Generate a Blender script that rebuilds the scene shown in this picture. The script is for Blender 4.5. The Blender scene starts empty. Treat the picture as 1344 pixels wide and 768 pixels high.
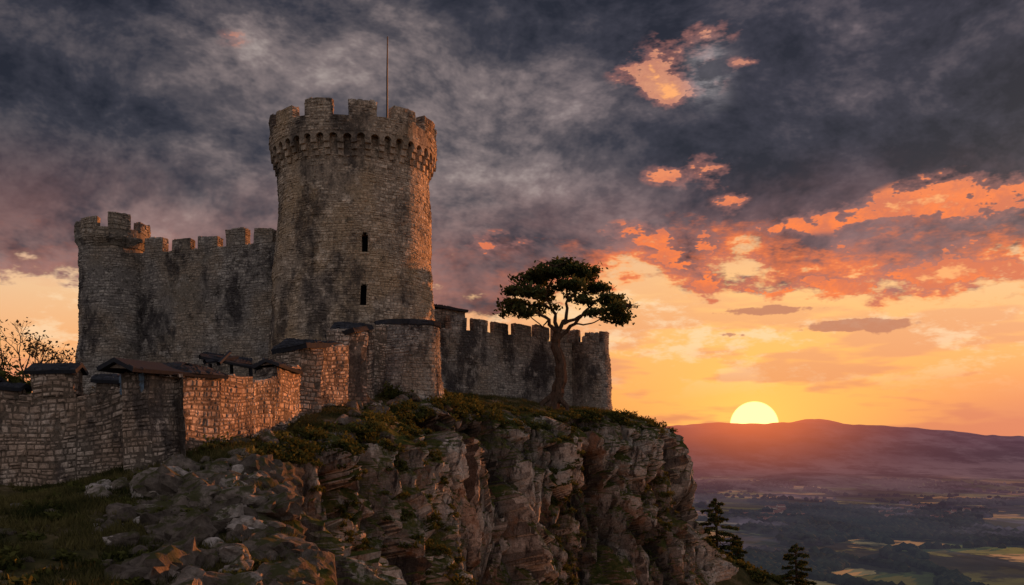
import bpy, math, random, bmesh
import numpy as np
from mathutils import Vector
random.seed(7); rng=np.random.default_rng(7)
F=1307.0
def X(px,d): return (px-672)*d/F
def Z(py,d): return (600-py)*d/F
scene=bpy.context.scene
SUN_B=math.radians(42); SUN_E=math.radians(7.0)

# ---------------------------------------------------------------- noise
def hsh(ix,iy,iz,seed=0):
    ix=ix.astype(np.int64);iy=iy.astype(np.int64);iz=iz.astype(np.int64)
    h=(ix*374761393+iy*668265263+iz*1274126177+seed*974634777)&0xffffffff
    h=((h^(h>>13))*1274126177)&0xffffffff
    h=h^(h>>16)
    h=((h*668265263)&0xffffffff); h=h^(h>>15)
    return (h&0xffffff)/float(0xffffff)
def vnoise(P,seed=0):
    Fl=np.floor(P); f=P-Fl; f=f*f*(3-2*f)
    i=Fl[:,0];j=Fl[:,1];k=Fl[:,2]
    r=0
    for a in (0,1):
        wa=f[:,0] if a else 1-f[:,0]
        for b in (0,1):
            wb=f[:,1] if b else 1-f[:,1]
            for c in (0,1):
                wc=f[:,2] if c else 1-f[:,2]
                r=r+wa*wb*wc*hsh(i+a,j+b,k+c,seed)
    return r*2-1
def fbm(P,o=4,seed=0):
    s=0;a=1;t=0
    for q in range(o):
        s=s+a*vnoise(P*(2.03**q)+q*17.3,seed+q); t+=a; a*=0.5
    return s/t
def facets(P,seed=0,k=0.9):
    Fl=np.floor(P); best=np.full(len(P),1e9); d2b=np.full(len(P),1e9); res=np.zeros(len(P))
    for a in (-1,0,1):
        for b in (-1,0,1):
            for c in (-1,0,1):
                i=Fl[:,0]+a;j=Fl[:,1]+b;kk=Fl[:,2]+c
                cx=i+hsh(i,j,kk,seed+1);cy=j+hsh(i,j,kk,seed+2);cz=kk+hsh(i,j,kk,seed+3)
                dx=P[:,0]-cx;dy=P[:,1]-cy;dz=P[:,2]-cz
                d=dx*dx+dy*dy+dz*dz
                val=(hsh(i,j,kk,seed+4)*2-1)+k*(dx*(hsh(i,j,kk,seed+5)*2-1)+dy*(hsh(i,j,kk,seed+6)*2-1)+dz*(hsh(i,j,kk,seed+7)*2-1))*2
                m=d<best
                d2b=np.where(m,best,np.minimum(d2b,d))
                res=np.where(m,val,res); best=np.where(m,d,best)
    return res, np.sqrt(d2b)-np.sqrt(best)

# ---------------------------------------------------------------- node helper
class NT:
    def __init__(s,nt): s.t=nt; nt.nodes.clear()
    def n(s,ty,**p):
        q=s.t.nodes.new(ty)
        for k,v in p.items(): setattr(q,k,v)
        return q
    def con(s,sock,v):
        if isinstance(v,bpy.types.NodeSocket): s.t.links.new(v,sock)
        elif v is not None:
            if isinstance(v,(tuple,list)) and len(v)==3 and sock.type=='RGBA': v=(*v,1)
            sock.default_value=v
    def m(s,op,a,b=None,c=None,clamp=False):
        q=s.n('ShaderNodeMath',operation=op,use_clamp=clamp)
        s.con(q.inputs[0],a); s.con(q.inputs[1],b); s.con(q.inputs[2],c); return q.outputs[0]
    def add(s,a,b): return s.m('ADD',a,b)
    def sub(s,a,b): return s.m('SUBTRACT',a,b)
    def mul(s,a,b): return s.m('MULTIPLY',a,b)
    def vm(s,op,a,b=None,c=None):
        q=s.n('ShaderNodeVectorMath',operation=op); s.con(q.inputs[0],a)
        if b is not None: s.con(q.inputs[1],b)
        if c is not None: s.con(q.inputs[2],c)
        return q.outputs[1] if op in('LENGTH','DOT_PRODUCT','DISTANCE') else q.outputs[0]
    def mix(s,f,a,b,bt='MIX'):
        q=s.n('ShaderNodeMix',data_type='RGBA',blend_type=bt); s.con(q.inputs[0],f); s.con(q.inputs[6],a); s.con(q.inputs[7],b); return q.outputs[2]
    def ss(s,x,lo,hi,a=0.,b=1.):
        q=s.n('ShaderNodeMapRange',interpolation_type='SMOOTHSTEP'); s.con(q.inputs[0],x)
        s.con(q.inputs[1],lo);s.con(q.inputs[2],hi);s.con(q.inputs[3],a);s.con(q.inputs[4],b); return q.outputs[0]
    def noise(s,v,sc,det=4.,ro=0.5,di=0.):
        q=s.n('ShaderNodeTexNoise'); s.con(q.inputs['Vector'],v); s.con(q.inputs['Scale'],sc); s.con(q.inputs['Detail'],det)
        s.con(q.inputs['Roughness'],ro); s.con(q.inputs['Distortion'],di); return q.outputs[0]
    def noisec(s,v,sc,det=2.):
        q=s.n('ShaderNodeTexNoise'); s.con(q.inputs['Vector'],v); s.con(q.inputs['Scale'],sc); s.con(q.inputs['Detail'],det); return q.outputs[1]
    def vor(s,v,sc,out=0,feature='F1'):
        q=s.n('ShaderNodeTexVoronoi',feature=feature); s.con(q.inputs['Vector'],v); s.con(q.inputs['Scale'],sc); return q.outputs[out]
    def xyz(s,v):
        q=s.n('ShaderNodeSeparateXYZ'); s.con(q.inputs[0],v); return q.outputs
    def comb(s,x,y,z):
        q=s.n('ShaderNodeCombineXYZ'); s.con(q.inputs[0],x);s.con(q.inputs[1],y);s.con(q.inputs[2],z); return q.outputs[0]
    def ramp(s,x,stops,interp='LINEAR'):
        q=s.n('ShaderNodeValToRGB'); s.con(q.inputs[0],x); e=q.color_ramp.elements; q.color_ramp.interpolation=interp
        while len(e)<len(stops): e.new(0.5)
        for k,(p,c) in enumerate(stops): e[k].position=p; e[k].color=(*c,1)
        return q.outputs[0]
    def bump(s,h,st=0.5,di=0.05,nrm=None):
        q=s.n('ShaderNodeBump'); s.con(q.inputs['Strength'],st); s.con(q.inputs['Distance'],di); s.con(q.inputs['Height'],h)
        if nrm is not None: s.con(q.inputs['Normal'],nrm)
        return q.outputs[0]
def newmat(name):
    m=bpy.data.materials.new(name); m.use_nodes=True
    m.cycles.emission_sampling='NONE'   # hazy airlight is not a lamp
    return m,NT(m.node_tree)
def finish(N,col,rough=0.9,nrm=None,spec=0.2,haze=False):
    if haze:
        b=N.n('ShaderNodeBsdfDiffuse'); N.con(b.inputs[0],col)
    elif rough>=.88:
        b=N.n('ShaderNodeBsdfDiffuse'); N.con(b.inputs[0],col); N.con(b.inputs[1],.3)
        if nrm is not None: N.con(b.inputs['Normal'],nrm)
    else:
        b=N.n('ShaderNodeBsdfPrincipled'); N.con(b.inputs['Base Color'],col); N.con(b.inputs['Roughness'],rough)
        b.inputs['Specular IOR Level'].default_value=spec
        if nrm is not None: N.con(b.inputs['Normal'],nrm)
    o=N.n('ShaderNodeOutputMaterial')
    if not haze: N.t.links.new(b.outputs[0],o.inputs[0]); return
    # aerial perspective: airlight mixed into the material as emission, growing with the surface point's distance
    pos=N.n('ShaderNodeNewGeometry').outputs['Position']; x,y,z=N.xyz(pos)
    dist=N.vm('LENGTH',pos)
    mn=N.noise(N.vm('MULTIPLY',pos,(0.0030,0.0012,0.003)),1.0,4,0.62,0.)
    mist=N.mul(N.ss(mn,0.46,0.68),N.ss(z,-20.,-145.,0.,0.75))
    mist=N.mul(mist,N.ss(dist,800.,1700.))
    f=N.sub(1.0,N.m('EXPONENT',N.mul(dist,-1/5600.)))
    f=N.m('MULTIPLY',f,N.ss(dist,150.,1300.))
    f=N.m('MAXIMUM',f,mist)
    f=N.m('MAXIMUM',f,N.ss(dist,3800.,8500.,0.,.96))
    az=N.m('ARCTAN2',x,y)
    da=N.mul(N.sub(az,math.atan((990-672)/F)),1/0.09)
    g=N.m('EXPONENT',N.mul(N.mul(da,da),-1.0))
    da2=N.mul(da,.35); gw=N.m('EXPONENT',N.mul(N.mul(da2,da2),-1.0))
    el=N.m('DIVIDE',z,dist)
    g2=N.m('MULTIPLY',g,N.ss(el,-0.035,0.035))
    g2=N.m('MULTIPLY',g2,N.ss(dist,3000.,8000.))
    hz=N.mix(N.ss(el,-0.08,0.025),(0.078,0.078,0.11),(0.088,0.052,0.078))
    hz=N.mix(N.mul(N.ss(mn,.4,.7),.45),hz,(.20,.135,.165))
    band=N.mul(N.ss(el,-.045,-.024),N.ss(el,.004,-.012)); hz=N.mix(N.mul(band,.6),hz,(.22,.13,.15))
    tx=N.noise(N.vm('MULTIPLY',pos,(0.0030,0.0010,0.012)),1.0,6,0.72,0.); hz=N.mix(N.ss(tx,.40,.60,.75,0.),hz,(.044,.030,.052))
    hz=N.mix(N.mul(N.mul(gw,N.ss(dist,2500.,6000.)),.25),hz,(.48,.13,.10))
    hz=N.mix(N.mul(g2,0.85),hz,(0.95,0.20,0.065))  # orange sun glow painted into the haze colour around the sun's azimuth
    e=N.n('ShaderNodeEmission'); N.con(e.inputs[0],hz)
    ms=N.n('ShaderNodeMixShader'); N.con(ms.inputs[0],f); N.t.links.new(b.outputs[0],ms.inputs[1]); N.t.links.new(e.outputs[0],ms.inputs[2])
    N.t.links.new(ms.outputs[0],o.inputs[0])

def stone_mat(name,c1,c2,c3,stain=0.75,ss=0.16,warm=(0.36,0.26,0.17)):
    m,N=newmat(name)
    P=N.n('ShaderNodeNewGeometry').outputs['Position']
    at=N.n('ShaderNodeAttribute',attribute_name='rnd').outputs['Fac']
    base=N.ramp(at,[(0,c1),(0.45,c2),(1,c3)])
    w=N.noise(P,0.2,2,0.6,0.)
    base=N.mix(N.ss(w,0.42,0.6,0.,0.85),base,N.mix(0.7,base,warm))
    st=N.noise(N.vm('MULTIPLY',P,(1,1,0.5)),ss*1.6,5,0.72,0.)
    st2=N.noise(P,1.5,4,0.75,0.)
    base=N.mix(N.ss(st,0.48,0.63,0.,stain),base,(0.035,0.033,0.038))
    base=N.mix(N.ss(st2,0.53,0.68,0.,0.65),base,(0.055,0.05,0.045))
    li=N.noise(N.vm('ADD',P,(31.,7.,3.)),0.8,5,0.75,0.)
    base=N.mix(N.ss(li,0.53,0.67,0.,0.65),base,tuple(min(1,c*1.3) for c in c3))
    fine=N.noise(P,7.,4,0.75)
    base=N.mix(0.8,base,N.ramp(fine,[(0.28,(0.25,0.25,0.25)),(0.72,(1.6,1.6,1.6))]),'MULTIPLY')
    finish(N,base,0.95,N.bump(fine,0.5,0.05),0.15); return m
KC=((0.20,0.165,0.13),(0.38,0.32,0.26),(0.54,0.47,0.39)); WC=((0.14,0.135,0.135),(0.27,0.255,0.24),(0.40,0.38,0.35)); FC=((0.12,0.105,0.092),(0.30,0.255,0.215),(0.50,0.43,0.37))
M_keep=stone_mat('keep_stone',*KC,0.78,0.15,(.44,.32,.20))
M_wall=stone_mat('curtain_stone',*WC,0.85,0.2,(0.32,0.25,0.18))
M_fore=stone_mat('rubble_stone',*FC,0.8,0.35,(0.38,0.27,0.2))
def dk(C,f): return tuple(tuple(x*f for x in c) for c in C)
M_mk=stone_mat('keep_render',*dk(KC,.72),0.78,0.15,(.32,.24,.15)); M_mw=stone_mat('curtain_render',*dk(WC,.7),0.85,.2,(.2,.17,.13)); M_mf=stone_mat('rubble_mortar',*dk(FC,.42),.6,.35,(.16,.12,.09))
m,N=newmat('slate'); P=N.n('ShaderNodeNewGeometry').outputs['Position']
at=N.n('ShaderNodeAttribute',attribute_name='rnd').outputs['Fac']
n=N.noise(P,4,4,0.7); finish(N,N.mix(N.ss(n,0.4,0.7),N.ramp(at,[(0,(0.018,0.02,0.026)),(1,(0.055,0.06,0.078))]),(0.04,0.042,0.045)),0.95,N.bump(n,0.5,0.03),0.3); M_slate=m
m,N=newmat('dark_interior'); finish(N,(0.01,0.01,0.012),1); M_dark=m  # near-black colour stands in for the shade inside the tower slits
m,N=newmat('weathered_blue_paint'); P=N.n('ShaderNodeNewGeometry').outputs['Position']
finish(N,N.mix(N.ss(N.noise(P,6,5,.7),.4,.65),(0.15,0.23,0.32),(0.08,0.09,0.11)),0.8); M_blue=m
m,N=newmat('iron'); finish(N,(0.03,0.03,0.03),0.6); M_iron=m

# ---------------------------------------------------------------- mesh builder
def mesh_obj(name,V,Fc,mats,rnd=None,mi=None,parent=None,smooth=False):
    me=bpy.data.meshes.new(name); V=np.asarray(V,dtype=np.float64)
    if isinstance(Fc,np.ndarray):
        k=Fc.shape[1]; nf=len(Fc)
        me.vertices.add(len(V)); me.vertices.foreach_set('co',V.ravel())
        me.loops.add(nf*k); me.loops.foreach_set('vertex_index',Fc.ravel().astype(np.int32))
        me.polygons.add(nf); me.polygons.foreach_set('loop_start',(np.arange(nf)*k).astype(np.int32))
        me.update(calc_edges=True)
    else: me.from_pydata(V.tolist(),[],Fc)
    for mm in mats: me.materials.append(mm)
    if mi is not None: me.polygons.foreach_set('material_index',np.asarray(mi,dtype=np.int32))
    if rnd is not None:
        a=me.attributes.new('rnd','FLOAT','FACE'); a.data.foreach_set('value',np.asarray(rnd,dtype=np.float32))
    me.polygons.foreach_set('use_smooth',[smooth]*len(me.polygons))
    me.update()
    o=bpy.data.objects.new(name,me); scene.collection.objects.link(o)
    if parent: o.parent=parent
    return o
def empty(name,loc=(0,0,0)):
    e=bpy.data.objects.new(name,None); scene.collection.objects.link(e); return e
class MB:
    def __init__(s): s.v=[];s.f=[];s.r=[];s.m=[]
    def face(s,pts,r=0.4,m=0):
        b=len(s.v); s.v+=pts; s.f.append(list(range(b,b+len(pts)))); s.r.append(r); s.m.append(m)
    def grid(s,P,us,vs,skip=None,m=1,o=0.):
        b=len(s.v); nu=len(us)
        for v in vs:
            for u in us: s.v.append(P(u,v,o))
        for j in range(len(vs)-1):
            for i in range(nu-1):
                if skip and skip((us[i]+us[i+1])/2,(vs[j]+vs[j+1])/2): continue
                s.f.append([b+j*nu+i,b+j*nu+i+1,b+(j+1)*nu+i+1,b+(j+1)*nu+i]); s.r.append(0.45); s.m.append(m)
    def stones(s,P,U,V,rh=0.28,rw=0.5,skip=None,m=0,miss=0.04,prot=(0.0,0.05),gap=0.014,er=0.35):
        mu=int(U/0.6)+2; mv=int(V/0.6)+2; ph=random.uniform(0,90)
        gu,gv=np.meshgrid(np.arange(mu)*.6,np.arange(mv)*.6,indexing='ij')
        msk=fbm(np.stack([gu.ravel()*.28+ph,gv.ravel()*.28,0*gu.ravel()+ph],1),3,55).reshape(mu,mv)
        wph=random.uniform(0,6)
        v=0
        while v<V-0.05:
            h=rh*random.uniform(0.6,1.45)
            if v+h>V-0.1: h=V-v
            u=-random.random()*rw
            while u<U:
                w=rw*random.uniform(0.4,1.7); 
                u0=max(u,0)+gap; u1=min(u+w,U)-gap; u+=w
                if u1-u0<0.06: continue
                e_=msk[min(mu-1,int((u0+u1)/1.2)),min(mv-1,int((v+h/2)/.6))]
                if random.random()<miss or (e_>er and random.random()<.85): continue
                if skip and (skip(u0,v+h/2) or skip(u1,v+h/2) or skip((u0+u1)/2,v+h/2)): continue
                sub=[(v+gap,v+h-gap)]
                if random.random()<.15 and h>.2: mm=v+h*random.uniform(.4,.6); sub=[(v+gap,mm-gap*.6),(mm+gap*.6,v+h-gap)]
                for (a,c) in sub:
                    o=random.uniform(*prot)
                    if random.random()<0.08: o+=0.04
                    q=min(0.05,(u1-u0)*.25,(c-a)*.25); J=lambda: random.uniform(-.5,.5)*q
                    b=len(s.v); wv=lambda uu:0.035*math.sin(uu*1.7+wph)+.03*math.sin(uu*.63+v)
                    for (uu,vv) in ((u0,a),(u1,a),(u1,c),(u0,c)):
                        uu=min(U,max(0,uu+J()*.8)); vv=min(V,max(0,vv+J()*.8+(wv(uu) if .2<v<V-.4 else 0))); s.v.append(P(uu,vv,-0.02))
                    for (uu,vv) in ((u0+q,a+q),(u1-q,a+q),(u1-q,c-q),(u0+q,c-q)):
                        uu=min(U,max(0,uu+J())); vv=min(V,max(0,vv+J()+(wv(uu) if .2<v<V-.4 else 0))); s.v.append(P(uu,vv,o+random.uniform(-.012,.012)))
                    r=min(1,max(0,random.gauss(0.5,0.28)))
                    for fc in ((4,5,6,7),(0,1,5,4),(1,2,6,5),(2,3,7,6),(3,0,4,7)):
                        s.f.append([b+k for k in fc]); s.r.append(r); s.m.append(m)
            v+=h
    def panel(s,P,U,V,rh,rw,skip=None,ex_u=(),ex_v=(),step=0.5,**k):
        us=sorted(set(np.linspace(0,U,max(2,int(U/step)+1)).tolist())|set(ex_u)); vs=sorted(set(np.linspace(0,V,max(2,int(V/step)+1)).tolist())|set(ex_v))
        s.grid(P,us,vs,skip,m=k.pop('gm',1)); s.stones(P,U,V,rh,rw,skip,**k)
    def wall(s,a,b,zb,zt,th,rh=0.28,rw=0.5,zt2=None,zb2=None,back=True,top=True,ends=True,skip=None,**k):
        a=np.array(a,float);b=np.array(b,float); L=np.linalg.norm(b-a); t=(b-a)/L; n=np.array([t[1],-t[0]])
        if zt2 is None: zt2=zt
        if zb2 is None: zb2=zb
        H=max(zt-zb,zt2-zb2)
        def Zf(u,v):
            f=u/L; lo=zb+(zb2-zb)*f; hi=zt+(zt2-zt)*f; return lo+(hi-lo)*v/H
        def Pf(u,v,o): p=a+t*u+n*o; return (p[0],p[1],Zf(u,v))
        def Pb(u,v,o): p=b-t*u-n*(th+o); return (p[0],p[1],Zf(L-u,v))
        def Pl(u,v,o): p=a-n*(th-u)-t*o; return (p[0],p[1],Zf(0,v))
        def Pr(u,v,o): p=b-n*u+t*o; return (p[0],p[1],Zf(L,v))
        def Pt(u,v,o): p=a+t*u-n*v; return (p[0],p[1],Zf(u,H)+o)
        s.panel(Pf,L,H,rh,rw,skip,**k)
        if back: s.panel(Pb,L,H,.5,.9,**k)
        if ends: s.panel(Pl,th,H,rh,rw,**k); s.panel(Pr,th,H,rh,rw,**k)
        if top: s.panel(Pt,L,th,rw*.8,rw,prot=(0,.11),**k)
    def crenels(s,a,b,zt,zt2,th,mw,gw,mh,rh=.24,rw=.4,start=0.,ruin=0.15,mergap=None):
        a=np.array(a,float);b=np.array(b,float); L=np.linalg.norm(b-a); t=(b-a)/L; u=start
        while u+mw*0.5<L:
            w=min(mw*random.uniform(.9,1.1),L-u); z=zt+(zt2-zt)*(u/L); h=mh*random.uniform(1-ruin,1+ruin*.4)
            s.wall(a+t*u,a+t*(u+w),z,z+h,th,rh,rw,zt2=z+h*random.uniform(1-ruin*.7,1),er=2); u+=w+gw*random.uniform(.85,1.15)
    def ring(s,cx,cy,Rf,z0,z1,rh,rw,a0=0.,a1=2*math.pi,skip=None,ex_u=(),ex_v=(),**k):
        Rr=Rf((z0+z1)/2); U=(a1-a0)*Rr; V=z1-z0
        def P(u,v,o):
            th=a0+u/Rr; R=Rf(z0+v)+o; return (cx+R*math.cos(th),cy+R*math.sin(th),z0+v)
        s.panel(P,U,V,rh,rw,skip,ex_u,ex_v,**k); return P,Rr
    def arcblock(s,cx,cy,ri,ro,a0,a1,z0,z1,rh,rw):
        s.ring(cx,cy,lambda z:ro,z0,z1,rh,rw,a0,a1,er=2)
        def Pi(u,v,o): th=a1-u/ri; R=ri-o; return (cx+R*math.cos(th),cy+R*math.sin(th),z0+v)
        s.panel(Pi,(a1-a0)*ri,z1-z0,rh,rw)
        def e(th,sg):
            def P(u,v,o):
                R=(ro-u) if sg>0 else (ri+u)
                return (cx+R*math.cos(th)-sg*math.sin(th)*o,cy+R*math.sin(th)+sg*math.cos(th)*o,z0+v)
            return P
        s.panel(e(a1,1),ro-ri,z1-z0,rh,rw); s.panel(e(a0,-1),ro-ri,z1-z0,rh,rw)
        def Pt(u,v,o): th=a0+u/ro; R=ro-v; return (cx+R*math.cos(th),cy+R*math.sin(th),z1+o)
        s.panel(Pt,(a1-a0)*ro,ro-ri,rw*.7,rw,prot=(0,.1))
    def slab(s,p00,p10,p11,p01,th=0.1,m=2,rh=.28,rw=.3):
        p=[np.array(q,float) for q in (p00,p10,p11,p01)]
        U=np.linalg.norm(p[1]-p[0]);V=np.linalg.norm(p[3]-p[0]); n=np.cross(p[1]-p[0],p[3]-p[0]); n/=np.linalg.norm(n)
        def P(u,v,o):
            a=u/U;b=v/V; q=(1-a)*(1-b)*p[0]+a*(1-b)*p[1]+a*b*p[2]+(1-a)*b*p[3]+n*o; return tuple(q)
        s.grid(P,[0,U],[0,V],m=m)
        s.stones(P,U,V,rh,rw,m=m,prot=(0.01,0.05),miss=0.05,gap=0.006,er=2)
        lo=[tuple(q-n*th) for q in p]; hi=[tuple(q) for q in p]
        s.face([lo[3],lo[2],lo[1],lo[0]],.3,m)
        for i in range(4):
            j=(i+1)%4; s.face([lo[i],lo[j],hi[j],hi[i]],.3,m)
    def gable(s,a,b,w,z,h,over=0.25,m=2):
        a=np.array(a,float);b=np.array(b,float); L=np.linalg.norm(b-a); t=(b-a)/L; n=np.array([t[1],-t[0]])
        a=a-t*over;b=b+t*over; ho=w/2+over
        A=lambda q,k,zz:(q[0]+n[0]*k,q[1]+n[1]*k,zz)
        dz=random.uniform(-.1,.1)
        s.slab(A(a,ho,z),A(b,ho,z),A(b,0,z+h+dz),A(a,0,z+h),.16,m)
        s.slab(A(b,-ho,z),A(a,-ho,z),A(a,0,z+h),A(b,0,z+h+dz),.16,m)
        k=w/2
        s.face([A(a+t*over,k,z),A(a+t*over,-k,z),A(a+t*over,0,z+h*.9)],.4,0); s.face([A(b-t*over,-k,z),A(b-t*over,k,z),A(b-t*over,0,z+h*.9)],.4,0)
    def build(s,name,mats,parent=None,amp=0.09,freq=0.9):
        V=np.array(s.v,float)
        if amp>0:
            d=np.stack([vnoise(V*freq,11),vnoise(V*freq,12),vnoise(V*freq,13)],1)*amp+np.stack([vnoise(V*freq*.3,14),vnoise(V*freq*.3,15),vnoise(V*freq*.3,16)],1)*amp*1.3
            V=V+d
        return mesh_obj(name,V,s.f,mats,s.r,s.m,parent)

castle=empty('castle')
MK=[M_keep,M_mk,M_slate,M_dark]; MW=[M_wall,M_mw,M_slate,M_dark]; MF=[M_fore,M_mf,M_slate,M_dark]
SH,SW=.21,.36
# ---------------------------------------------------------------- keep
kx,ky=X(465,80),80.0
def Rk(z):
    return float(np.interp(z,[3,5,7,11,15,20,25.5],[7.5,7.15,6.85,6.5,6.22,6.0,5.92]))
kb=MB(); z0,z1=3.0,25.4
Rr=Rk((z0+z1)/2); th_w=math.asin((492-465)/100.)-math.pi/2
uw=(th_w+math.pi+0.0)*Rr
holes=[]
for (pa,pb) in ((332,305),(400,371)):
    za,zb_=Z(pa,74)-z0,Z(pb,74)-z0
    holes+= [(uw-.22,uw+.22,za,zb_-.2),(uw-.13,uw+.13,zb_-.2,zb_)]
def sk3(u,v): return any(h[0]-.02<u<h[1]+.02 and h[2]<v<h[3] for h in holes)
exu=[h[i] for h in holes for i in (0,1)]; exv=[h[i] for h in holes for i in (2,3)]
P,_=kb.ring(kx,ky,Rk,z0,z1,SH,SW,-math.pi,math.pi,skip=sk3,ex_u=exu,ex_v=exv,miss=0.08,er=.33)
for h in holes:
    u0,u1,v0,v1=h; q=lambda u,v,o:P(u,v,o)
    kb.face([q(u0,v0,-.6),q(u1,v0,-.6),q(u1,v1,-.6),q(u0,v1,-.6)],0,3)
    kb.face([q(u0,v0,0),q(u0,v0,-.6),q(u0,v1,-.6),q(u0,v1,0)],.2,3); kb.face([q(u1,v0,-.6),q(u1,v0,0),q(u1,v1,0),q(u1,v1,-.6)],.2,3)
    kb.face([q(u0,v0,0),q(u1,v0,0),q(u1,v0,-.6),q(u0,v0,-.6)],.2,1); kb.face([q(u0,v1,-.6),q(u1,v1,-.6),q(u1,v1,0),q(u0,v1,0)],.2,1)
for i in (0,2):
    h=holes[i]; hv=holes[i+1][3]-h[2]
    for uu in ((h[0]-.2,.2),(h[1],.2)):
        def PP(u,v,o,uu=uu,h=h): return P(uu[0]+u,h[2]+v,o+.05)
        kb.stones(PP,uu[1],hv,.3,.5,miss=0,er=2)
    def PP(u,v,o,h=h): return P(h[0]-.2+u,h[2]-.2+v,o+.06)
    kb.stones(PP,.84,.18,.2,1.2,miss=0,er=2)
zc0,zc1=Z(208,74.5),Z(184,74.5); zs=zc1
ro=6.55; ncor=40
for i in range(ncor):
    a=i*2*math.pi/ncor
    for (f0,f1,rr) in ((0,.34,6.12),(.34,.67,6.33),(.67,1.0,6.52)):
        zz0=zc0+(zc1-zc0)*f0; zz1=zc0+(zc1-zc0)*f1-.004; hw=.2/6
        pts=lambda r,z:[(kx+r*math.cos(a+s_),ky+r*math.sin(a+s_),z) for s_ in (-hw,hw)]
        A=pts(rr,zz0)+pts(rr,zz1)[::-1]; B=pts(5.7,zz0)+pts(5.7,zz1)[::-1]
        r=random.random()*.7
        kb.face(A,r,0); kb.face([A[0],A[3],B[3],B[0]],r,0); kb.face([A[2],A[1],B[1],B[2]],r,0); kb.face([A[1],A[0],B[0],B[1]],r,0); kb.face([A[3],A[2],B[2],B[3]],r,0)
nseg=ncor*8; zsk=zc1+.45
for i in range(nseg):
    def zlow(k):
        ph=((k+.0)/8.0)%1.0; x=(ph-.5)/.38
        return zc1-.25+ (math.sqrt(max(0,1-x*x))*.5 if abs(x)<1 else 0)
    a0=i*2*math.pi/nseg; a1=(i+1)*2*math.pi/nseg
    pt=lambda r,a,z:(kx+r*math.cos(a),ky+r*math.sin(a),z)
    kb.face([pt(ro,a0,zlow(i)),pt(ro,a1,zlow(i+1)),pt(ro,a1,zsk),pt(ro,a0,zsk)],.35+.2*random.random(),1)
    kb.face([pt(ro-.3,a0,zlow(i)),pt(ro-.3,a1,zlow(i+1)),pt(ro,a1,zlow(i+1)),pt(ro,a0,zlow(i))],.3,1)
    kb.face([pt(5.7,a0,zsk),pt(5.7,a1,zsk),pt(ro,a1,zsk),pt(ro,a0,zsk)],.1,1)
zsill=Z(153,74); ztop=Z(129,74)
kb.ring(kx,ky,lambda z:ro+.03,zsk-.02,zsill,SH,SW)
kb.ring(kx,ky,lambda z:ro-.75,zsk,zsill,0.4,0.6)
kb.grid(lambda u,v,o:(kx+(ro-v)*math.cos(u),ky+(ro-v)*math.sin(u),zsill),np.linspace(0,2*math.pi,60).tolist(),[0,.75])
kb.grid(lambda u,v,o:(kx+v*math.cos(u),ky+v*math.sin(u),zsk+.1),np.linspace(0,2*math.pi,40).tolist(),[0.01,ro-.7])
for i in range(12):
    c=-math.pi/2+math.radians(15+30*i); hw=math.radians(9.8)
    kb.arcblock(kx,ky,ro-.7,ro+.03,c-hw*random.uniform(.9,1.07),c+hw*random.uniform(.9,1.07),zsill,ztop+random.uniform(-.4,.1),SH,SW)
kb.build('keep_tower',MK,castle)
def tube(mb,pts,rad,k=7,m=0):
    pts=[np.array(p,float) for p in pts]; rings=[]
    for i,p in enumerate(pts):
        d=pts[min(i+1,len(pts)-1)]-pts[max(i-1,0)]; d/=np.linalg.norm(d)+1e-9
        a=np.cross(d,(0.3,1,0.1)); a/=np.linalg.norm(a); b=np.cross(d,a)
        base=len(mb.v); rings.append(base)
        for j in range(k):
            t=2*math.pi*j/k; mb.v.append(tuple(p+rad[i]*(a*math.cos(t)+b*math.sin(t))))
    for i in range(len(rings)-1):
        for j in range(k):
            mb.f.append([rings[i]+j,rings[i]+(j+1)%k,rings[i+1]+(j+1)%k,rings[i+1]+j]); mb.r.append(.5); mb.m.append(m)
fp=MB(); fx=X(508,80); tube(fp,[(fx,80,zsk),(fx,80,Z(100,80)),(fx+.03,80,Z(48,80))],[.09,.07,.045]); tube(fp,[(fx,80,zsk+.1),(fx,80,zsk+.5)],[.2,.16]); fp.build('flagpole',[M_iron],None,0)

# ---------------------------------------------------------------- corner tower (left)
tx,ty=X(147,86),86.0; tb=MB()
Rt=lambda z: float(np.interp(z,[3,8,18],[3.05,2.8,2.62]))
zs1=Z(318,84)
tb.ring(tx,ty,Rt,3.5,zs1,SH,SW,er=.25)
tb.ring(tx+.1,ty,lambda z: float(np.interp(z,[zs1-.3,zs1+.3,zs1+3],[2.66,3.0,3.06])),zs1-.3,Z(296,83),SH,SW)
tb.grid(lambda u,v,o:(tx+.1+v*math.cos(u),ty+v*math.sin(u),Z(300,83)),np.linspace(0,2*math.pi,30).tolist(),[0.01,3.0])
for i in range(7):
    c=math.radians(-160+360/7*i); hw=math.radians(17)
    tb.arcblock(tx+.1,ty,2.35,3.06,c-hw,c+hw,Z(298,83),Z(278,83)+random.uniform(-.6,.15),SH,SW)
tb.build('corner_tower',MW,castle)
a=(X(180,85.5),85.5); b=(X(384,79.5),79.5)
wl=MB(); wl.wall(a,b,3.5,17.5,2.0,zt2=17.2,rh=SH,rw=SW,ends=False,miss=.08,er=.3)
wl.crenels(a,b,17.5,17.2,.7,1.85,.85,1.25,start=.9,ruin=.3)
wl.build('curtain_wall',MW,castle)
a=(-6.9,80.2); b=(5.6,92.6)
wr=MB(); wr.wall(a,b,3.2,10.55,1.6,rh=SH,rw=SW,ends=False,miss=.08,er=.3)
wr.crenels(np.array(a)+np.array([1.9,1.9]),b,10.55,10.6,.6,1.75,.8,1.2,ruin=.2)
wr.wall((-6.6,82.6),(-4.0,83.6),4,12.3,2.2,rh=SH,rw=SW); wr.slab((-6.9,82.1,12.75),(-3.7,83.3,12.3),(-4.6,86.3,12.5),(-7.6,85.2,12.9),.2)
wr.build('curtain_wall',MW,castle)
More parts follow.
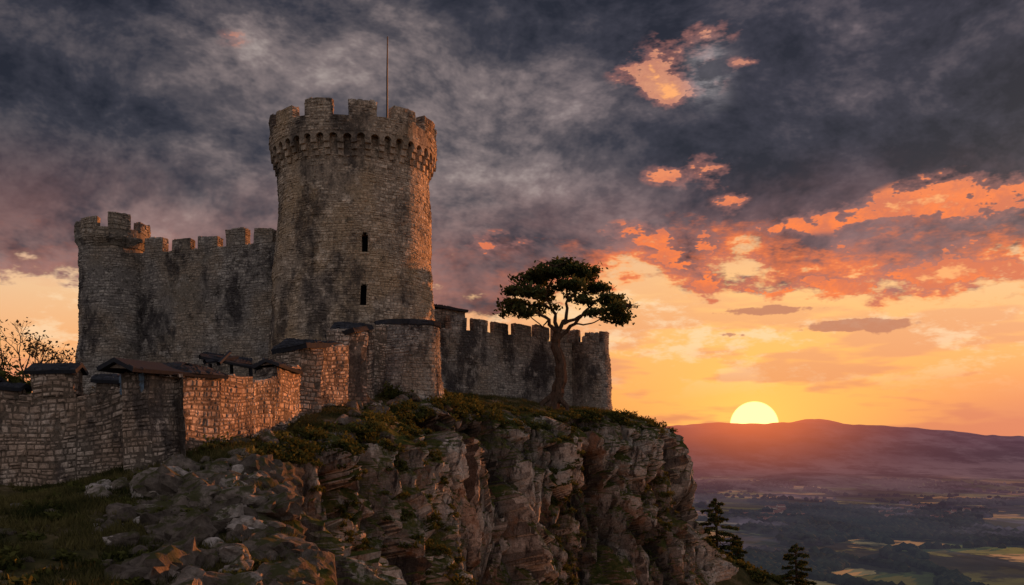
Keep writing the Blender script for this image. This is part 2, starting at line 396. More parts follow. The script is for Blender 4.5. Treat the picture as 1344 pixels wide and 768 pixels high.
wb=MB(); bx,by=X(769,94.5),94.5
wb.ring(bx,by,lambda z: float(np.interp(z,[3,6,11],[2.55,2.35,2.22])),2.5,10.6,SH,SW)
wb.grid(lambda u,v,o:(bx+v*math.cos(u),by+v*math.sin(u),10.5),np.linspace(0,2*math.pi,30).tolist(),[0.01,2.2])
for i in range(7):
    c=math.radians(-78+360/7*i); hw=math.radians(18)
    wb.arcblock(bx,by,1.65,2.24,c-hw,c+hw,10.6,11.75+random.uniform(-.3,.05),SH,SW)
wb.build('bastion_tower',MW,castle)

# ---------------------------------------------------------------- foreground rampart
ramp=empty('ruined_rampart')
fb=MB(); FH,FW=.23,.31
p160=(X(160,43.2),43.2); p197=(X(197,41),41.0); p290=(X(291,44.8),44.8)
fb.wall((X(-120,43.6),43.6),(X(100,43.4),43.4),-2.2,Z(521,43),1.2,rh=FH,rw=FW,zt2=Z(517,43),ends=False)
fb.wall((X(100,43.4),43.4),(X(165,43.2),43.2),-2.2,Z(524,43),1.2,rh=FH,rw=FW,zt2=Z(508,43),ends=False)
def capbox(pa,pb,d,ptop,pbot,th,gh=.3):
    A=(X(pa,d),d);B=(X(pb,d),d); fb.wall(A,B,Z(pbot,d),Z(ptop,d),th,rh=FH,rw=FW)
    cA=(A[0],A[1]+th/2);cB=(B[0],B[1]+th/2); fb.gable(cA,cB,th,Z(ptop,d)+.01,gh,.2)
capbox(44,96,43.35,487,522,1.1,.38); capbox(126,156,43.3,499,516,.8,.25); capbox(-60,-10,43.4,500,522,1.)
capbox(4,26,43.4,509,524,.8,.2)
zt=Z(490,42)
fb.wall(p197,p290,-1.6,zt,1.6,rh=FH,rw=FW,zt2=zt+.12,ends=True,er=.5)
fb.wall(p160,p197,-1.6,zt-.05,1.5,rh=FH,rw=FW,ends=False,er=.5)
c0=np.array(p197);c1=np.array(p290); t=(c1-c0)/np.linalg.norm(c1-c0); n=np.array([t[1],-t[0]])
fb.gable(c0-n*.75-t*.9,c1-n*.75,1.7,zt+.1,.42,.25)
pB0=(X(291,45.1),45.1); pB1=(X(396,56),56.0)
fb.wall(pB0,(X(330,48),48.),-.4,Z(492,45),1.1,zb2=.2,zt2=Z(491,48),rh=FH,rw=FW)
fb.wall((X(330,48),48.),(X(362,51),51.),0,Z(500,48),1.1,zt2=Z(497,51),rh=FH,rw=FW)
fb.wall((X(362,51),51.),pB1,.8,Z(484,51),1.1,zt2=Z(482,56),rh=FH,rw=FW)
fb.gable((X(362,51)-.5,51.),(X(392,55.5)-.5,55.5),1.1,Z(483,53),.3,.2)
pc0=(X(363,57.5),57.5);pc1=(X(396,56),56.);pc2=(X(458,60.5),60.5)
fb.wall(pc0,pc1,1,Z(457,56.5),1.5,rh=FH,rw=FW); fb.wall(pc1,pc2,1.2,Z(458,56),1.8,zt2=Z(452,60.5),rh=FH,rw=FW,er=.5)
fb.slab((X(357,57),56.8,Z(458,57)),(X(400,55.3),55.3,Z(454,56)),(X(448,60.5),60.8,Z(449,60.5)),(X(376,61),61.,Z(443,60.5)),.3)
pd1=(X(458,62),62.);pd2=(X(492,67),67.)
fb.wall((X(430,63.5),63.5),pd1,2,Z(436,62.5),1.5,rh=FH,rw=FW); fb.wall(pd1,pd2,2.5,Z(434,62),1.6,zt2=Z(432,67),rh=FH,rw=FW)
fb.slab((X(424,63.2),63.2,Z(442,63)),(X(464,61.4),61.4,Z(432,62)),(X(488,66),66.3,Z(427,66)),(X(440,67),67.,Z(424,66)),.3)
fb.wall((X(484,67.5),67.5),(X(506,68.5),68.5),4,Z(428,68),.9,rh=FH,rw=FW); fb.wall((X(474,68),68),(X(486,68),68),4,Z(441,68),.9,rh=FH,rw=FW)
fb.build('rampart_walls',MF,ramp,0.11)
be=MB(); ex,ey=X(533,70.5),70.5
be.ring(ex,ey,lambda z: float(np.interp(z,[2,4,6,10],[3.1,2.75,2.4,2.2])),2.2,Z(426,68.3),FH,FW,er=.5)
be.ring(ex,ey,lambda z: 2.36,Z(426,68.3),Z(419,68.3),.28,.5,m=2,gm=2,er=2)
be.grid(lambda u,v,o:(ex+v*math.cos(u),ey+v*math.sin(u),Z(419,68.3)+.25*(1-v/2.4)),np.linspace(0,2*math.pi,30).tolist(),[0.01,2.37],m=2)
be.build('round_bastion',[M_wall,M_mw,M_slate,M_dark],ramp)
sh=MB(); A=np.array(p160)*.9+np.array(p197)*.1; B=np.array(p160)*.1+np.array(p197)*.9; tt=(B-A)/np.linalg.norm(B-A); nn=np.array([tt[1],-tt[0]])
sh.slab((*(A+nn*.18),Z(517,42)),(*(B+nn*.18),Z(517,42)),(*(B+nn*.18),Z(491,42)),(*(A+nn*.18),Z(491,42)),.06,m=0,rh=.8,rw=.2)
sh.build('wooden_shutter',[M_blue],ramp,0.03)
rt=MB()
rt.slab((X(262,50),50,Z(465,50)),(X(330,53),53,Z(478,53)),(X(332,55),55,Z(470,55)),(X(268,53),53,Z(462,53)),.2,m=0)
rt.slab((X(335,55),55,Z(485,55)),(X(368,56),56,Z(478,55)),(X(372,58.5),58.5,Z(470,58)),(X(342,58),58,Z(476,58)),.2,m=0)
for (x0,y0_,x1,y1_) in ((268,475,310,468),(262,468,330,482),(285,478,300,462)):
    tube(rt,[(X(x0,50),50,Z(y0_,50)),(X(x1,52),52,Z(y1_,52))],[.12,.1],6)
for px in (272,300,326,345,365): tube(rt,[(X(px,53),54,1.5),(X(px,53),53.5,Z(476,53))],[.13,.11],6)
rt.build('broken_roof',[M_slate],ramp,0.05)

# ---------------------------------------------------------------- terrain
rim=[(14,-20,-3),(9,-5,-2.8),(5,8,-3.0),(0,18,-3.5),(-4,25,-3.9),(-6.2,30,-3.2),(-8.0,35,-1.7),(-10.4,40,-.3),(-11.2,44,.4),(-9.6,50,1.0),(-7.6,55,1.5),(-8.0,61,2.3),(-7.2,66,3.1),
     (-4.4,69.5,3.5),(-2.0,74,2.9),(2.6,80,3.2),(8.3,86.5,3.5),(12.2,92,3.2),(14,100,2.6),(12,112,3),(4,125,3),(-15,135,3),(-40,135,3),(-70,115,2),(-82,80,0),(-78,40,-2),(-60,0,-3),(-30,-28,-3),(-5,-32,-3)]
cps=[r for r in rim]+[(-20,42,-1.3),(-30,42,-1.2),(-24,42,-1.3),(-15,40,-.6),(-12.8,43,.4),(-11.4,55,2.1),(-9.8,60,3.2),(-9,68,4.2),(-5,73,4.5),(-2,79,4.5),(-12,80,4.8),(-30,85,5),
     (7,92,4.4),(11,95,3.9),(0,105,4.6),(-40,105,4.5),(-50,60,2),(-16,32,-2.1),(-10,25,-3.4),(-20,22,-2.7),(-28,30,-1.8),(0,0,-1.75),(-10,0,-2.6),(-30,8,-2.6),(-10,34,-1.6),(-13,38,-.9),(-25,60,2),(-40,75,3.5)]
cp=np.array(cps,float)
def tps(r2): return np.where(r2>0,0.5*r2*np.log(np.maximum(r2,1e-9)),0)
n_=len(cp); D2=((cp[:,None,:2]-cp[None,:,:2])**2).sum(-1); K=tps(D2)+np.eye(n_)*2.0
A_=np.zeros((n_+3,n_+3)); A_[:n_,:n_]=K; A_[:n_,n_]=1; A_[:n_,n_+1:]=cp[:,:2]; A_[n_,:n_]=1; A_[n_+1:,:n_]=cp[:,:2].T
W=np.linalg.solve(A_,np.concatenate([cp[:,2],np.zeros(3)]))
def Hp(x,y,rough=True):
    x=np.asarray(x,float);y=np.asarray(y,float); sh=x.shape; x=x.ravel();y=y.ravel()
    z=W[n_]+W[n_+1]*x+W[n_+2]*y
    for k in range(n_): z=z+W[k]*tps((x-cp[k,0])**2+(y-cp[k,1])**2)
    if rough:
        Q=np.stack([x,y,0*x],1); z=z+.38*fbm(Q*.25,4,5)+.12*fbm(Q*1.3,3,6)
    return z.reshape(sh)
def catmull(pts,closed=True,sub=60):
    pts=np.array(pts,float)[:,:2]; n=len(pts); out=[];idx=[]
    for i in range(n):
        p0,p1,p2,p3=pts[i-1],pts[i],pts[(i+1)%n],pts[(i+2)%n]
        for s in range(sub):
            t=s/sub; out.append(.5*((2*p1)+(-p0+p2)*t+(2*p0-5*p1+4*p2-p3)*t*t+(-p0+3*p1-3*p2+p3)*t**3)); idx.append(i+t)
    return np.array(out),np.array(idx)
rc,ridx=catmull(rim)
seg=np.linalg.norm(np.roll(rc,-1,0)-rc,axis=1); S=np.concatenate([[0],np.cumsum(seg)]); tot=S[-1]
s0=S[np.searchsorted(ridx,4)]; s1=S[np.searchsorted(ridx,18)]
ss_=np.concatenate([np.arange(0,s0,1.2),np.arange(s0,s1,0.11),np.arange(s1,tot-.3,1.2)])
rcc=np.vstack([rc,rc[:1]])
rx=np.interp(ss_,S,rcc[:,0]); ry=np.interp(ss_,S,rcc[:,1])
e=3.0; gx=lambda s:np.interp(s%tot,S,rcc[:,0]); gy=lambda s:np.interp(s%tot,S,rcc[:,1])
dx=gx(ss_+e)-gx(ss_-e); dy=gy(ss_+e)-gy(ss_-e); L=np.hypot(dx,dy); nx,ny=dy/L,-dx/L
down=np.concatenate([[0],np.arange(.12,17,.12),17+np.cumsum(np.linspace(.3,6,26))])
inn=np.array([3.2,2.6,2.0,1.5,1.0,.7,.45,.22])
nr=len(inn)+len(down); ns=len(ss_)
q=np.concatenate([-inn,np.zeros(len(down))]); dn=np.concatenate([np.zeros(len(inn)),down])
Q,SS=np.meshgrid(q,np.arange(ns)); DN,_=np.meshgrid(dn,np.arange(ns))
RX=rx[SS];RY=ry[SS];NX=nx[SS];NY=ny[SS]
lo=np.stack([RX.ravel()*.12+DN.ravel()*.02,RY.ravel()*.12,-DN.ravel()*.018],1)
v1=vnoise(lo,21); v2=vnoise(lo*2.1+5,22); v3=vnoise(lo*1.5+9,23); v4=vnoise(lo*3.3+3,24)
big=v1*1.1+.6*v2-1.1*np.exp(-(v3/.15)**2)-.8*np.exp(-(v4/.10)**2)+.75
fade=np.clip(DN.ravel()/2.5,0,1); fin=np.where(Q.ravel()<0,np.clip(1+Q.ravel()/1.6,0,1),1)
prof=np.interp(DN,[0,1,4,9,16,40,120,200],[0,.15,.5,1.7,3.9,14,70,130]).ravel()
off=Q.ravel()+prof+big*(.25+.75*fade)*1.8*fin
x=RX.ravel()+NX.ravel()*off; y=RY.ravel()+NY.ravel()*off
zr=Hp(RX.ravel()+NX.ravel()*Q.ravel(),RY.ravel()+NY.ravel()*Q.ravel())
z=zr-DN.ravel()+np.where(Q.ravel()<-1.2,-.16*(-Q.ravel()-1.2),0.02)
Pn=np.stack([x,y,z],1)
R=np.array([[.98,.05,.13],[-.08,.99,.10],[-.14,-.09,.98]])
Pw=(Pn+ .35*np.stack([fbm(Pn*.4,3,31),fbm(Pn*.4,3,32),2*fbm(Pn*.4,3,33)],1))@R.T
f1,c1_=facets(Pw*np.array([.36,.36,.11]),41,1.0); f2,c2_=facets(Pw*np.array([.95,.95,.30]),51,1.0); f3,c3_=facets(Pw*np.array([2.3,2.3,1.0]),61,1.)
rough_m=np.clip(.6+2.2*fbm(Pn*.2,2,88),.12,1.3)
amp=np.clip(DN.ravel()/1.2,.0,1)*.85+.15*fin; amp=amp*fin
disp=(f1*1.1+f2*.5*(.4+.6*rough_m)+f3*.14*rough_m+fbm(Pn*1.8,4,71)*.14-.6*np.exp(-(c1_/.06)**2)-.3*np.exp(-(c2_/.06)**2)*rough_m)*amp
x+=NX.ravel()*disp; y+=NY.ravel()*disp; z+=(f2*.12+f1*.2+f3*.04)*amp
V=np.stack([x,y,z],1)
i=np.arange(ns)[:,None]; j=np.arange(nr-1)[None,:]; i2=(i+1)%ns
Fc=np.stack([i*nr+j,i*nr+j+1,i2*nr+j+1,i2*nr+j],-1).reshape(-1,4)
cliffV=V.reshape(ns,nr,3)
crnd=np.clip(.5+.30*f1+.2*f2+.1*f3,0,1)[Fc[:,0]]
m,N=newmat('cliff_rock'); g=N.n('ShaderNodeNewGeometry'); P=g.outputs['Position']; nz=N.xyz(g.outputs['True Normal'])[2]
at=N.n('ShaderNodeAttribute',attribute_name='rnd').outputs['Fac']
rv=N.n('ShaderNodeVectorRotate',rotation_type='EULER_XYZ'); N.con(rv.inputs['Vector'],P); rv.inputs['Rotation'].default_value=(.25,-.2,.2); P2=rv.outputs[0]
n1=N.noise(P2,.3,5,.68,.6); n2=N.noise(N.vm('MULTIPLY',P2,(1,1,.22)),1.5,5,.74,0.); n3=N.noise(P,7,4,.75)
tn=N.add(N.mul(at,.45),N.mul(n1,.6))
col=N.ramp(tn,[(.3,(.045,.039,.036)),(.46,(.115,.10,.09)),(.6,(.22,.198,.18)),(.75,(.45,.42,.39))])
col=N.mix(N.ss(n2,.49,.63,0,.88),col,(.022,.020,.021)); col=N.mix(N.ss(N.noise(P,.5,4,.65,0.),.52,.65,0,.6),col,(.24,.135,.08))
col=N.mix(.8,col,N.ramp(n3,[(.28,(.35,.35,.35)),(.72,(1.5,1.5,1.5))]),'MULTIPLY')
gn=N.noise(P,.5,6,.72,0.); 
gm=N.m('MULTIPLY',N.ss(nz,.05,.35),N.ss(gn,.38,.48))
gcol=N.ramp(N.noise(P,2.5,4,.7),[(.3,(.022,.028,.010)),(.5,(.05,.06,.02)),(.64,(.09,.085,.03)),(.8,(.16,.12,.045))])
col=N.mix(gm,col,gcol)
h=N.add(N.mul(n3,.9),N.mul(n2,1.6))
finish(N,col,.92,N.bump(h,.8,.13),.2); M_cliff=m
cl=mesh_obj('cliff',V,Fc,[M_cliff],crnd)
poly=rc[::6]
def inside(px_,py_,poly):
    r=np.zeros(px_.shape,bool); j=len(poly)-1
    for i in range(len(poly)):
        xi,yi=poly[i];xj,yj=poly[j]
        c=((yi>py_)!=(yj>py_))&(px_<(xj-xi)*(py_-yi)/(yj-yi+1e-12)+xi); r^=c; j=i
    return r
inx=np.stack([np.interp(np.linspace(0,tot,500,endpoint=False),S,rcc[:,0]),np.interp(np.linspace(0,tot,500,endpoint=False),S,rcc[:,1])],1)
gx_=np.arange(-84,16,.45); gy_=np.arange(-34,137,.45); GX,GY=np.meshgrid(gx_,gy_)
ins=inside(GX,GY,poly)
pts_=np.stack([GX.ravel(),GY.ravel()],1); dm=np.full(len(pts_),1e9)
for k in range(0,500): dm=np.minimum(dm,(pts_[:,0]-inx[k,0])**2+(pts_[:,1]-inx[k,1])**2)
ins&=(np.sqrt(dm).reshape(GX.shape)>1.3)
GZ=Hp(GX,GY); V=np.stack([GX.ravel(),GY.ravel(),GZ.ravel()],1); w_=GX.shape[1]; hh=GX.shape[0]
ii,jj=np.meshgrid(np.arange(hh-1),np.arange(w_-1),indexing='ij')
ok=ins[:-1,:-1]&ins[1:,:-1]&ins[:-1,1:]&ins[1:,1:]; ii=ii[ok];jj=jj[ok]
Fc=np.stack([ii*w_+jj,ii*w_+jj+1,(ii+1)*w_+jj+1,(ii+1)*w_+jj],1)
m,N=newmat('grassy_soil'); g=N.n('ShaderNodeNewGeometry'); P=g.outputs['Position']
n1=N.noise(P,.5,5,.65,.3); n2=N.noise(P,3,4,.7)
col=N.ramp(n1,[(.3,(.022,.024,.012)),(.48,(.05,.048,.022)),(.58,(.09,.074,.038)),(.7,(.16,.13,.105))])
col=N.mix(N.ss(n2,.5,.7,0,.6),col,(.026,.023,.016))
finish(N,col,1,N.bump(n2,.9,.15),.1); M_soil=m
used=np.unique(Fc); remap=-np.ones(len(V),int); remap[used]=np.arange(len(used))
mesh_obj('hilltop_ground',V[used],remap[Fc],[M_soil],smooth=True)

# ---------------------------------------------------------------- vegetation helpers
def leaf_mesh(name,C,size,mats,parent=None,rbase=None,flat=.0,asp=1.6):
    n=len(C); d=rng.normal(size=(n,3)); d[:,2]*=(1-flat); d/=np.linalg.norm(d,axis=1)[:,None]
    u=rng.normal(size=(n,3)); u-=d*(u*d).sum(1)[:,None]; u/=np.linalg.norm(u,axis=1)[:,None]
    s=size*rng.uniform(.6,1.4,(n,1)); a=d*s*asp*.5; b=u*s*.5
    V=np.stack([C-a,C+b*.9,C+a,C-b*.9],1).reshape(-1,3); Fc=np.arange(n*4).reshape(-1,4)
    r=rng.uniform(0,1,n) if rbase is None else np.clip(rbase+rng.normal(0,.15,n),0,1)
    return mesh_obj(name,V,Fc,mats,r,parent=parent)
def leaf_mat(name,a,b,haze=False):
    m,N=newmat(name); at=N.n('ShaderNodeAttribute',attribute_name='rnd').outputs['Fac']
    col=N.ramp(at,[(0,a),(1,b)])
    if haze: finish(N,col,.8,haze=True); return m
    d=N.n('ShaderNodeBsdfDiffuse'); N.con(d.inputs[0],col); t=N.n('ShaderNodeBsdfTranslucent'); N.con(t.inputs[0],col)
    x=N.n('ShaderNodeMixShader'); x.inputs[0].default_value=.2; N.t.links.new(d.outputs[0],x.inputs[1]);N.t.links.new(t.outputs[0],x.inputs[2])
    o=N.n('ShaderNodeOutputMaterial'); N.t.links.new(x.outputs[0],o.inputs[0]); return m
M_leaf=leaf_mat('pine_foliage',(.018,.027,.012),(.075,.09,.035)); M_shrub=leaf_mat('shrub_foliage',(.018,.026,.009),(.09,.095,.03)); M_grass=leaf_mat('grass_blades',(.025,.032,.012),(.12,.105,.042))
M_twig=leaf_mat('autumn_leaves',(.05,.035,.02),(.16,.10,.045))
m,N=newmat('bark'); P=N.n('ShaderNodeNewGeometry').outputs['Position']; nn_=N.noise(N.vm('MULTIPLY',P,(1,1,.25)),8,5,.7)
finish(N,N.ramp(nn_,[(.3,(.025,.02,.017)),(.7,(.12,.085,.065))]),.95,N.bump(nn_,.9,.06),.1); M_bark=m
def pads(lst):
    Cs=[];rb=[]
    for (c,r,n) in lst:
        k=max(4,int(n/50)); cc=np.array(c)+rng.normal(size=(k,3))*np.array(r)*.52
        for q_ in cc:
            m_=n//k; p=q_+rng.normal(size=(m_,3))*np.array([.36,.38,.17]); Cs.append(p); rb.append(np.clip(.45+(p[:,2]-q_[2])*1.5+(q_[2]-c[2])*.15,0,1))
    return np.vstack(Cs),np.concatenate(rb)
tree=empty('umbrella_pine_tree'); tp=lambda px,py,d=86.:(X(px,d),d,Z(py,d))
tk=MB(); bz=float(Hp(np.array([X(727,85.5)]),np.array([85.5]))[0])
def limb(pts,r0,r1,mb=tk,k=8,jit=.06):
    P_=[np.array(p,float) for p in pts]; out=[]
    for i in range(len(P_)-1):
        for t in np.linspace(0,1,4,endpoint=False): out.append(P_[i]*(1-t)+P_[i+1]*t)
    out.append(P_[-1]); out=[o+ (rng.normal(size=3)*jit if 0<i<len(out)-1 else 0) for i,o in enumerate(out)]
    tube(mb,out,np.linspace(r0,r1,len(out)).tolist(),k)
limb([(X(722,86),85.8,bz-.8),tp(727,528),tp(736,500),tp(737,478),tp(730,455),tp(731,437)],.66,.36)
for rr in ((708,536),(745,538),(718,540)): limb([tp(728,515),tp(rr[0],rr[1]-3,85.3),(X(rr[0]-3,85),85,bz-.8)],.3,.1)
br=[([(731,437),(720,420),(700,408),(678,402)],.2,-1.),([(731,437),(728,410),(716,388),(706,368)],.2,1.),([(731,440),(742,418),(745,390),(742,362)],.22,0.),
    ([(733,445),(755,425),(772,405),(790,388)],.2,1.),([(740,425),(768,412),(795,408),(820,402)],.15,-1.2),([(745,395),(762,372),(778,358)],.12,1.5),([(725,405),(708,395),(690,380)],.1,-1.6),
    ([(716,388),(725,368),(728,350)],.1,-1.),([(755,425),(775,425),(800,416)],.08,1.2),([(720,420),(712,428),(695,415)],.07,.7)]
for pts_l,r0,dd in br:
    n=len(pts_l); limb([tp(p[0],p[1],86+dd*i*.8) for i,p in enumerate(pts_l)],r0,.04,k=6)
    ex_=pts_l[-1]
    for _ in range(7):
        limb([tp(ex_[0],ex_[1],86+dd*(n-1)*.8),tp(ex_[0]+rng.uniform(-24,24),ex_[1]-rng.uniform(-4,14),86+dd*(n-1)*.8+rng.uniform(-1.5,1.5))],.045,.015,k=4,jit=.03)
tk.build('trunk_and_limbs',[M_bark],tree,0.03)
pl=[]
for (px,py,rx_,rz_,n,dd) in ((675,402,15,6,420,-2),(670,382,9,5,240,-1),(692,382,17,7,560,-3),(702,365,17,7,600,1),(725,356,19,8,800,-1),(748,352,19,7,800,0),(770,360,17,7,600,2),(783,376,16,8,500,3),
                         (802,393,18,5,560,2),(814,405,10,6,380,-3),(808,417,12,5,260,1.5),(745,378,20,5,350,0),(718,389,14,5,260,2),(763,396,14,4,200,-1),(705,404,13,4,200,0),(690,412,12,4,180,-2),(786,410,12,4,160,-1),(740,346,12,3,200,0),(760,371,14,6,260,-2),(664,410,6,3,90,0),(820,399,5,3,90,0)):
    c=tp(px,py,86+dd); pl.append((c,(rx_*.0658,1.1,rz_*.0658),int(n*1.3)))
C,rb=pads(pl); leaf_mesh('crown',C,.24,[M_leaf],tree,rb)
bt=empty('autumn_tree'); tb2=MB(); lv=[]
base=np.array([X(28,50),50.,1.0]); 
def grow(p,d,l,r,dep):
    e_=p+d*l; limb([p,(p+e_)/2+rng.normal(size=3)*l*.06,e_],r,r*.6,tb2,5,.01)
    if dep==0 or l<.25:
        for _ in range(2): lv.append(e_+rng.normal(size=3)*.15)
        return
    for _ in range(3):
        nd=d+rng.normal(size=3)*.48+np.array([0,0,.08]); nd/=np.linalg.norm(nd); grow(e_,nd,l*rng.uniform(.62,.82),r*.58,dep-1)
grow(base,np.array([.06,0,1.]),1.9,.14,5); grow(base+np.array([-.3,0,0]),np.array([-.45,0,.9]),1.6,.11,4); grow(base+np.array([.2,0,0]),np.array([.55,0,.8]),1.5,.1,4)
tb2.build('branches',[M_bark],bt,0); leaf_mesh('leaves',np.array(lv),.11,[M_twig],bt)
def shrub(name,c,r,n,mat=M_shrub,size=.13):
    d=rng.normal(size=(n,3)); d/=np.linalg.norm(d,axis=1)[:,None]; rad=rng.uniform(.55,1.,(n,1)); p=d*rad
    lump=1+.35*vnoise(d*2.2+np.array(c)*.7,5)[:,None]; p=p*lump*np.array(r); p[:,2]=np.abs(p[:,2])-.1
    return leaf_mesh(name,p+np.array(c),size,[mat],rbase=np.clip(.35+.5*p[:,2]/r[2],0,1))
def gz(x,y): return float(Hp(np.array([x]),np.array([y]))[0])
for (px,py,d,rr,hz_) in ((8,515,46,1.6,2.2),(-30,520,47,1.8,2.)): shrub('bush',(X(px,d),d,Z(py,d)-1),(rr,1.2,hz_),2500,size=.16)
C=[];RB=[]
def add_clump(c,r,n):
    d=rng.normal(size=(n,3)); d/=np.linalg.norm(d,axis=1)[:,None]; p=d*rng.uniform(.4,1.,(n,1))*(1+.4*vnoise(d*2+np.array(c),3)[:,None])*np.array(r); p[:,2]=np.abs(p[:,2])
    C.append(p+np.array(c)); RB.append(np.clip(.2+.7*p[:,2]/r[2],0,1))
vis=np.where((ss_>S[np.searchsorted(ridx,7)])&(ss_<S[np.searchsorted(ridx,18)]))[0]
for _ in range(300):
    k=rng.choice(vis); jn=rng.integers(0,len(inn)+10); p=cliffV[k,jn]; s=rng.uniform(.2,.65); add_clump(p-np.array([0,0,.1]),(s*1.4,s*1.4,s),int(350*s))
for px in range(785,850,9):
    d=88+(px-785)*.07; x_=X(px,d); 
    k=vis[np.argmin((rx[vis]-x_)**2+(ry[vis]-d)**2)]; p=cliffV[k,6]; add_clump(p-np.array([0,0,.2]),(.9,.9,rng.uniform(.5,1.0)),500)
for _ in range(30):
    t=rng.uniform(); x_=-8.5+t*6; y_=68+t*7+rng.uniform(-2,1); add_clump((x_,y_,gz(x_,y_)-.1),(.8,.8,rng.uniform(.4,1.1)),380)
for _ in range(25):
    t=rng.uniform(); x_=-4+t*14; y_=76+t*14+rng.uniform(-3,1); add_clump((x_,y_,gz(x_,y_)-.1),(.7,.7,rng.uniform(.25,.6)),250)
up=np.zeros((ns,nr))
a_=cliffV[1:,1:]-cliffV[:-1,:-1]; b_=cliffV[1:,:-1]-cliffV[:-1,1:]
nn2=np.cross(b_,a_); nn2/=np.linalg.norm(nn2,axis=2)[:,:,None]+1e-9; up[:-1,:-1]=np.abs(nn2[:,:,2])
cand=[(k,j) for k in vis[::2] for j in range(len(inn)+3,len(inn)+125,2) if up[k,j]>.50]
rng.shuffle(cand); nc=0
for (k,j) in cand:
    if fbm(cliffV[k,j][None]*np.array([.16,.16,.05]),2,9)[0]<-.02: continue
    nc+=1
    if nc>1400: break
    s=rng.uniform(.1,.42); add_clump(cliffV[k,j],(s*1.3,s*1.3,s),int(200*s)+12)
for _ in range(80):
    y_=rng.uniform(24,41); xr=np.interp(y_,[18,25,30,35,40,46],[0,-4,-6.2,-8,-10.4,-10.9]); x_=xr-rng.uniform(.2,9); s=rng.uniform(.12,.4); add_clump((x_,y_,gz(x_,y_)-.05),(s*1.3,s*1.3,s),int(700*s))
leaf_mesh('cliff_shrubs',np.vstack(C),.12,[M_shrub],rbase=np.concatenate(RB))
def grass(name,xy,z,hmin,hmax,w=.025,clump=1.):
    n=len(xy); b=np.column_stack([xy,z]); h=rng.uniform(hmin,hmax,(n,1)); lean=rng.normal(size=(n,2))*.4
    tip=b+np.column_stack([lean*h,h]); a=rng.uniform(0,math.pi,n); o=np.column_stack([np.cos(a),np.sin(a),0*a])*w
    V=np.stack([b-o,b+o,tip],1).reshape(-1,3); Fc=np.arange(n*3).reshape(-1,3)
    big_=fbm(np.column_stack([xy*.45,0*z]),3,8); return mesh_obj(name,V,Fc,[M_grass],np.clip(.42+big_*1.1+rng.normal(0,.16,n),0,1))
xs=rng.uniform(-26,-4,130000); ys=rng.uniform(19,43,130000)
dens=fbm(np.column_stack([xs*.7,ys*.7,0*xs]),3,77); keep=inside(xs,ys,poly)&(dens>-.2)
xs=xs[keep];ys=ys[keep]; x2=rng.uniform(-14,14,120000); y2=rng.uniform(43,97,120000)
k2=inside(x2,y2,poly)&(vnoise(np.column_stack([x2*.7,y2*.7,0*x2]),79)>-.35); x2=x2[k2];y2=y2[k2]
xa=np.concatenate([xs,x2]); ya=np.concatenate([ys,y2]); grass('grass',np.column_stack([xa,ya]),Hp(xa,ya)-.03,.08,.34)
bm=bmesh.new(); bmesh.ops.create_icosphere(bm,subdivisions=4,radius=1); bm.verts.ensure_lookup_table()
ico_v4=np.array([v.co[:] for v in bm.verts]); ico_f4=[[v.index for v in f.verts] for f in bm.faces]; bm.free()
bm=bmesh.new(); bmesh.ops.create_icosphere(bm,subdivisions=3,radius=1); bm.verts.ensure_lookup_table()
ico_v=np.array([v.co[:] for v in bm.verts]); ico_f=[[v.index for v in f.verts] for f in bm.faces]; bm.free()
def rock(mb,c,r,sq=(1,1,1),tone=None,hi=False):
    npl=18 if hi else 11
    pl_=rng.normal(size=(npl,3)); pl_/=np.linalg.norm(pl_,axis=1)[:,None]; dd=rng.uniform(.5,.95,npl)
    V_=ico_v4 if hi else ico_v; t=np.full(len(V_),1.3)
    dots=V_@pl_.T; 
    for k in range(npl): t=np.where(dots[:,k]>.05,np.minimum(t,dd[k]/np.maximum(dots[:,k],.05)),t)
    P_=V_*t[:,None]*r*np.array(sq)
    a=rng.uniform(0,6.28); ca,sa=math.cos(a),math.sin(a); P_=P_@np.array([[ca,-sa,0],[sa,ca,0],[0,0,1]])+np.array(c)
    if hi:
        f_,_c=facets(P_*2.2,7,.9); dirn=(P_-np.array(c))/r; P_=P_+dirn*(f_*.10*r)[:,None]
        P_=P_+.07*r*np.stack([fbm(P_*3,3,1),fbm(P_*3,3,2),fbm(P_*3,3,3)],1)
    else: P_=P_+.12*r*np.stack([fbm(P_*1.6/r,3,1),fbm(P_*1.6/r,3,2),fbm(P_*1.6/r,3,3)],1)
    b=len(mb.v); mb.v+= [tuple(p) for p in P_]; rr=random.random()**1.8 if tone is None else tone
    for f in (ico_f4 if hi else ico_f): mb.f.append([b+k for k in f]); mb.r.append(rr); mb.m.append(0)
rkb=MB()
for _ in range(38):
    y_=rng.uniform(27,41); xr=np.interp(y_,[18,25,30,35,40,46],[0,-4,-6.2,-8,-10.4,-10.9]); x_=xr-rng.uniform(-.3,4.4)
    r=rng.uniform(.6,1.45); rock(rkb,(x_,y_,gz(x_,y_)-r*.3),r,(1.35,1,.8),rng.uniform(0,.4),True)
for _ in range(36):
    y_=rng.uniform(24,40); xr=np.interp(y_,[18,25,30,35,40,46],[0,-4,-6.2,-8,-10.4,-10.9]); x_=xr-rng.uniform(0,5.)
    r=rng.uniform(.3,.85); rock(rkb,(x_,y_,gz(x_,y_)+r*.2),r,(1.3,1,.75),rng.uniform(.4,.92),True)
for _ in range(260):
    y_=rng.uniform(25,42); t=rng.uniform(0,1)**1.2; xr=np.interp(y_,[18,25,30,35,40,46],[0,-4,-6.2,-8,-10.4,-10.9]); x_=xr-.1-t*(6.5 if y_>29 else 3.)
    r=.07+.36*rng.uniform()**2.2; rock(rkb,(x_,y_,gz(x_,y_)+r*.2),r,(1.2,1,.7))
